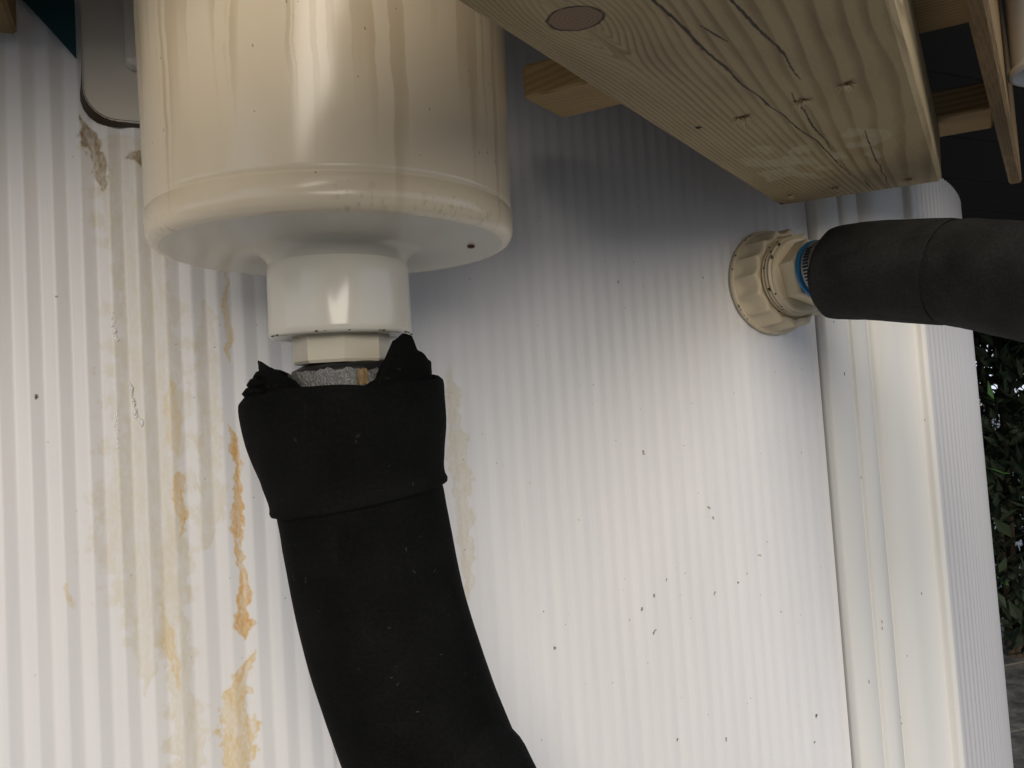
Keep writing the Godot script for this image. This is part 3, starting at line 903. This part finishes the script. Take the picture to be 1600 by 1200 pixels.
func build_return() -> void:
	var at := wall_xf(0.271, 1.018, 0.0)
	# y of the lathe runs out of the wall
	var b := Basis(at.basis.x, at.basis.z, -at.basis.y)
	var xf := Transform3D(b, at.origin)
	var rf := thing("return_fitting", "cream scalloped pool return fitting screwed through the wall beside the post", "pipe fitting", xf)
	var m := mat(lin(0.68, 0.58, 0.41), 0.55)
	var fl := tool()
	lathe(fl, [Vector2(0.040, 0.0), Vector2(0.0478, 0.0), Vector2(0.0490, 0.0012), Vector2(0.0490, 0.0036), Vector2(0.0480, 0.0046), Vector2(0.0468, 0.0050)], 96)
	part("flange", fl, m, rf)
	var nut := tool()
	var prof := [Vector2(0.0468, 0.0050), Vector2(0.0462, 0.007), Vector2(0.0458, 0.010), Vector2(0.0454, 0.015), Vector2(0.0450, 0.021), Vector2(0.0446, 0.0265), Vector2(0.0438, 0.0285), Vector2(0.0420, 0.0292), Vector2(0.0395, 0.0290), Vector2(0.0385, 0.0280), Vector2(0.0375, 0.024)]
	lathe(nut, prof, 256, Transform3D.IDENTITY, func(r: float, y: float, th: float) -> float:
		var k := absf(sin(th * 8.0 + 0.3))
		var flute := 1.0 - pow(k, 0.7)
		var band := smoothstep(0.0055, 0.009, y) * smoothstep(0.035, 0.0442, r)
		return r - 0.0048 * (1.0 - flute) * band + 0.0012 * band)
	part("scalloped_nut", nut, m, rf)
	var tr := tool()
	tr.set_smooth_group(-1)
	var tp := [Vector2(0.0385, 0.0225), Vector2(0.0365, 0.0245)]
	for k in 3:
		var y := 0.0275 + 0.0038 * k
		tp.append(Vector2(0.0340, y))
		tp.append(Vector2(0.0358, y + 0.0012))
		tp.append(Vector2(0.0358, y + 0.0020))
		tp.append(Vector2(0.0340, y + 0.0030))
	tp.append(Vector2(0.0340, 0.0400))
	tp.append(Vector2(0.0325, 0.0416))
	tp.append(Vector2(0.0250, 0.0420))
	lathe(tr, tp, 96)
	part("threaded_ring", tr, m, rf)
	var hx := tool()
	hx.set_smooth_group(-1)
	lathe(hx, [Vector2(0.0288, 0.0400), Vector2(0.0292, 0.0430), Vector2(0.0292, 0.0560), Vector2(0.0278, 0.0580), Vector2(0.0180, 0.0582)], 6, Transform3D(Basis(Vector3.UP, 0.25), Vector3.ZERO))
	part("hex_adapter", hx, m, rf)
	var bl := tool()
	lathe(bl, [Vector2(0.018, 0.0575), Vector2(0.0248, 0.0578), Vector2(0.0262, 0.0590), Vector2(0.0262, 0.0612), Vector2(0.0250, 0.0624), Vector2(0.018, 0.0626)], 64)
	part("blue_seal", bl, mat(lin(0.02, 0.19, 0.42), 0.4), rf)
	# grime spots in the threads
	var gs := tool()
	var rng := RandomNumberGenerator.new()
	rng.seed = 3
	for k in 26:
		var th := rng.randf_range(-2.6, -0.4)
		var y := rng.randf_range(0.026, 0.040)
		var r := 0.0352
		lump(gs, Vector3(r * sin(th), y, r * cos(th)), Vector3(0.0009, 0.0006, 0.0009) * rng.randf_range(0.4, 1.5), 6)
	for k in 12:
		var th := rng.randf_range(-2.8, 0.0)
		lump(gs, Vector3(0.0487 * sin(th), 0.0044, 0.0487 * cos(th)), Vector3(0.0007, 0.0005, 0.0007) * rng.randf_range(0.5, 1.4), 6)
	part("thread_grime", gs, mat(lin(0.06, 0.04, 0.02), 0.8), rf).set_meta("kind", "stuff")
	# hose clamp
	var cl := thing("hose_clamp", "slotted steel hose clamp between the blue seal and the foam", "hose clamp", xf * Transform3D(Basis.IDENTITY, Vector3(0, 0.064, 0)))
	var sm := mat(lin(0.42, 0.44, 0.46), 0.38, 0.8)
	var cs := tool()
	lathe(cs, [Vector2(0.022, 0.0), Vector2(0.0246, 0.0), Vector2(0.0252, 0.0008), Vector2(0.0252, 0.0112), Vector2(0.0246, 0.012), Vector2(0.022, 0.012)], 64)
	part("band", cs, sm, cl)
	var slot_m := mat(lin(0.01, 0.01, 0.012), 0.8)
	for k in 16:
		var th := -0.55 - k * 0.115
		var ss := tool()
		box(ss, Vector3(-0.0009, 0.003, -0.0004), Vector3(0.0009, 0.0090, 0.0004), 0.0001)
		var o := part("slot", ss, slot_m, cl)
		o.transform = Transform3D(Basis(Vector3.UP, th), Vector3(0.02525 * sin(th), 0, 0.02525 * cos(th)))
	# hose in foam
	var ho := thing("insulated_hose", "black foam insulated hose leaving the return fitting to the right", "hose", Transform3D(Basis.IDENTITY, at.origin))
	var g := func(x: float, y: float, z: float) -> Vector3: return Vector3(x, y, z) - at.origin
	var foam := foam_material(46.0, 35)
	var path := [g.call(0.2700, 1.0135, -0.6840), g.call(0.2746, 1.0120, -0.6751), g.call(0.2882, 1.0085, -0.6502), g.call(0.2999, 1.0034, -0.6254), g.call(0.3292, 0.9905, -0.5761), g.call(0.3460, 0.9748, -0.5318), g.call(0.3633, 0.9558, -0.4877), g.call(0.3882, 0.9268, -0.4392), g.call(0.43, 0.86, -0.38), g.call(0.47, 0.76, -0.34)]
	var pts := catmull(path, 90)
	var nz := noise(95, 1.0, 3)
	var s1 := tool()
	var cut := pts.slice(15, 40)
	tube(s1, cut, 96, func(t, th): return 0.0392 - 0.0030 * smoothstep(0.05, 0.0, t) - 0.0006 * smoothstep(0.97, 1.0, t) + 0.0008 * nz.get_noise_2d(cos(th) * 1.6, sin(th) * 1.6 + t * 2), Vector3.UP, func(t, th): return (-0.004 + 0.004 * cos(th * 1.0)) * (1.0 - t), true)
	sheet(s1, 1, 96, func(i: int, j: int) -> Array:
		var th := TAU * float(j % 96) / 96
		var d: Vector3 = (cut[1] - cut[0]).normalized()
		var s := (Vector3.UP - d * d.y).normalized()
		var q := d.cross(s)
		var r := 0.0235 if i == 0 else 0.0362
		return [cut[0] + (s * cos(th) + q * sin(th)) * r + d * (-0.004 + 0.004 * cos(th)), Vector2(th, i)])
	part("foam_sleeve", s1, foam, ho)
	var s2 := tool()
	tube(s2, pts.slice(39), 96, func(t, th): return 0.0387 + 0.0010 * nz.get_noise_3d(cos(th) * 1.4, sin(th) * 1.4, t * 7) - 0.0008 * smoothstep(0.025, 0.0, t), Vector3.UP, null, true)
	part("foam_tube", s2, foam, ho)
	var s3 := tool()
	tube(s3, pts.slice(8, 24), 64, func(_t, _th): return 0.0222, Vector3.UP, null, true)
	part("inner_hose", s3, mat(lin(0.02, 0.02, 0.022), 0.5), ho)

func build_small() -> void:
	# runs of clear sealant on the wall
	var gm := mat(lin(0.88, 0.87, 0.85), 0.08)
	var labels := ["glossy sealant run on the wall's far left, the upper and longer one", "short glossy sealant run on the far left just below the longest", "curled glossy sealant run left of the orange rust lines", "glossy sealant run beside the right edge of the black foam wrap"]
	var runs := [[[-0.282, 0.990], [-0.2815, 0.982], [-0.2812, 0.975], [-0.279, 0.972]], [[-0.282, 0.926], [-0.2822, 0.915], [-0.2818, 0.902]], [[-0.273, 0.943], [-0.272, 0.933], [-0.270, 0.922], [-0.266, 0.917]], [[-0.057, 0.932], [-0.058, 0.922], [-0.060, 0.908]]]
	for k in runs.size():
		var t := thing("sealant_run", labels[k], "sealant", wall_xf(runs[k][0][0], runs[k][0][1], 0.0004), "glossy runs of sealant on the pool wall")
		var st := tool()
		var ps := []
		for q in runs[k]:
			ps.append(Vector3(q[0] - runs[k][0][0], q[1] - runs[k][0][1], 0))
		var fine := catmull(ps, 60)
		var rng := RandomNumberGenerator.new()
		rng.seed = 300 + k
		for i in 60:
			if rng.randf() < 0.62:
				var e := rng.randf_range(0.0003, 0.0009) * (1.5 if rng.randf() < 0.15 else 1.0)
				lump(st, fine[i] + Vector3(rng.randf_range(-0.0008, 0.0008), 0, 0), Vector3(e, e * rng.randf_range(1.0, 2.2), e * 1.1), 8)
		part("run", st, gm, t)
	# teal flap of liner over the wall's top
	var lt := thing("liner_flap", "dark teal flap of pool liner folded over the wall beside the skimmer plate", "pool liner", wall_xf(-0.315, 1.19, 0.004))
	var ls := tool()
	sheet(ls, 12, 8, func(i: int, j: int) -> Array:
		var u := float(i) / 12
		var v := float(j) / 8
		return [Vector3(-0.030 + 0.048 * u, 0.065 - v * (0.045 + 0.055 * u), 0.0015 + 0.004 * sin(u * 3.0) * v), Vector2(u, v)])
	part("flap", ls, mat(lin(0.012, 0.06, 0.075), 0.5), lt)
	# white pipe in the top right corner
	var wp := thing("white_pipe", "white plastic pipe end with a rolled lip in the top right corner", "pipe", Transform3D(Basis.IDENTITY, Vector3(0.377, 1.113, -0.52)))
	var ws := tool()
	lathe(ws, [Vector2(0.026, 0.02), Vector2(0.026, 0.001), Vector2(0.0285, 0.0), Vector2(0.0305, 0.0015), Vector2(0.0305, 0.004), Vector2(0.0285, 0.006), Vector2(0.028, 0.008), Vector2(0.028, 0.10)], 48)
	part("pipe", ws, mat(lin(0.8, 0.8, 0.78), 0.2), wp)

func build_plants() -> void:
	var leaf := SurfaceTool.new()
	leaf.begin(Mesh.PRIMITIVE_TRIANGLES)
	leaf.set_smooth_group(-1)
	var a := Vector3(0, 0, 0)
	var b := Vector3(0.012, 0.022, 0.004)
	var c := Vector3(0, 0.055, 0)
	var d := Vector3(-0.012, 0.022, 0.004)
	for k in [a, b, c, a, c, d]:
		leaf.set_uv(Vector2.ZERO)
		leaf.add_vertex(k)
	leaf.generate_normals()
	var lm := mat(Color.WHITE, 0.7)
	lm.vertex_color_use_as_albedo = true
	lm.cull_mode = BaseMaterial3D.CULL_DISABLED
	lm.backlight_enabled = true
	lm.backlight = Color(0.10, 0.16, 0.04)
	var leaf_mesh := leaf.commit()
	leaf_mesh.surface_set_material(0, lm)
	var wood := mat(lin(0.05, 0.035, 0.022), 0.9)
	var rng := RandomNumberGenerator.new()
	rng.seed = 500
	var spots := [[1.62, -2.75, "dark leafy shrub seen past the right edge of the pool wall"], [2.5, -2.9, "dark leafy shrub farther right behind the foam insulated hose"]]
	for s in spots:
		var t := thing("shrub", s[2], "shrub", Transform3D(Basis.IDENTITY, Vector3(s[0], 0, s[1])), "shrubs behind the pool")
		var stems := tool()
		for k in 9:
			var an := rng.randf() * TAU
			var e := Vector3(cos(an) * rng.randf_range(0.2, 0.5), rng.randf_range(1.4, 2.2), sin(an) * rng.randf_range(0.1, 0.35))
			var line := catmull([Vector3(cos(an), 0, sin(an)) * 0.06, e * 0.5 + Vector3(0.05, 0.1, 0), e], 8)
			tube(stems, line, 6, func(u, _th): return 0.014 * (1.0 - 0.8 * u), Vector3.RIGHT, null, true)
		part("stems", stems, wood, t)
		var mm := MultiMesh.new()
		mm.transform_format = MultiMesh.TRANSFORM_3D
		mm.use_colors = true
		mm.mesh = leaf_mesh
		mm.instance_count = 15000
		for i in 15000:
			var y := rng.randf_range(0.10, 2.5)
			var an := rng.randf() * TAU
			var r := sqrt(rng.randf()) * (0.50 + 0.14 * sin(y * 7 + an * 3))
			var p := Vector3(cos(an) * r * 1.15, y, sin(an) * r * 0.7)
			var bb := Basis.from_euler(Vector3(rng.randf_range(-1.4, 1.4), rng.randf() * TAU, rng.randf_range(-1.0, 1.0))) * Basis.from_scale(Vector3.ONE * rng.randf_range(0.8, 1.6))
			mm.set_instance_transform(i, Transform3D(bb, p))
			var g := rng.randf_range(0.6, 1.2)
			mm.set_instance_color(i, Color(0.10, 0.26, 0.07) if rng.randf() < 0.012 else Color(0.018 * g, 0.034 * g, 0.013 * g))  # a few leaves coloured bright to stand for sunlit spots
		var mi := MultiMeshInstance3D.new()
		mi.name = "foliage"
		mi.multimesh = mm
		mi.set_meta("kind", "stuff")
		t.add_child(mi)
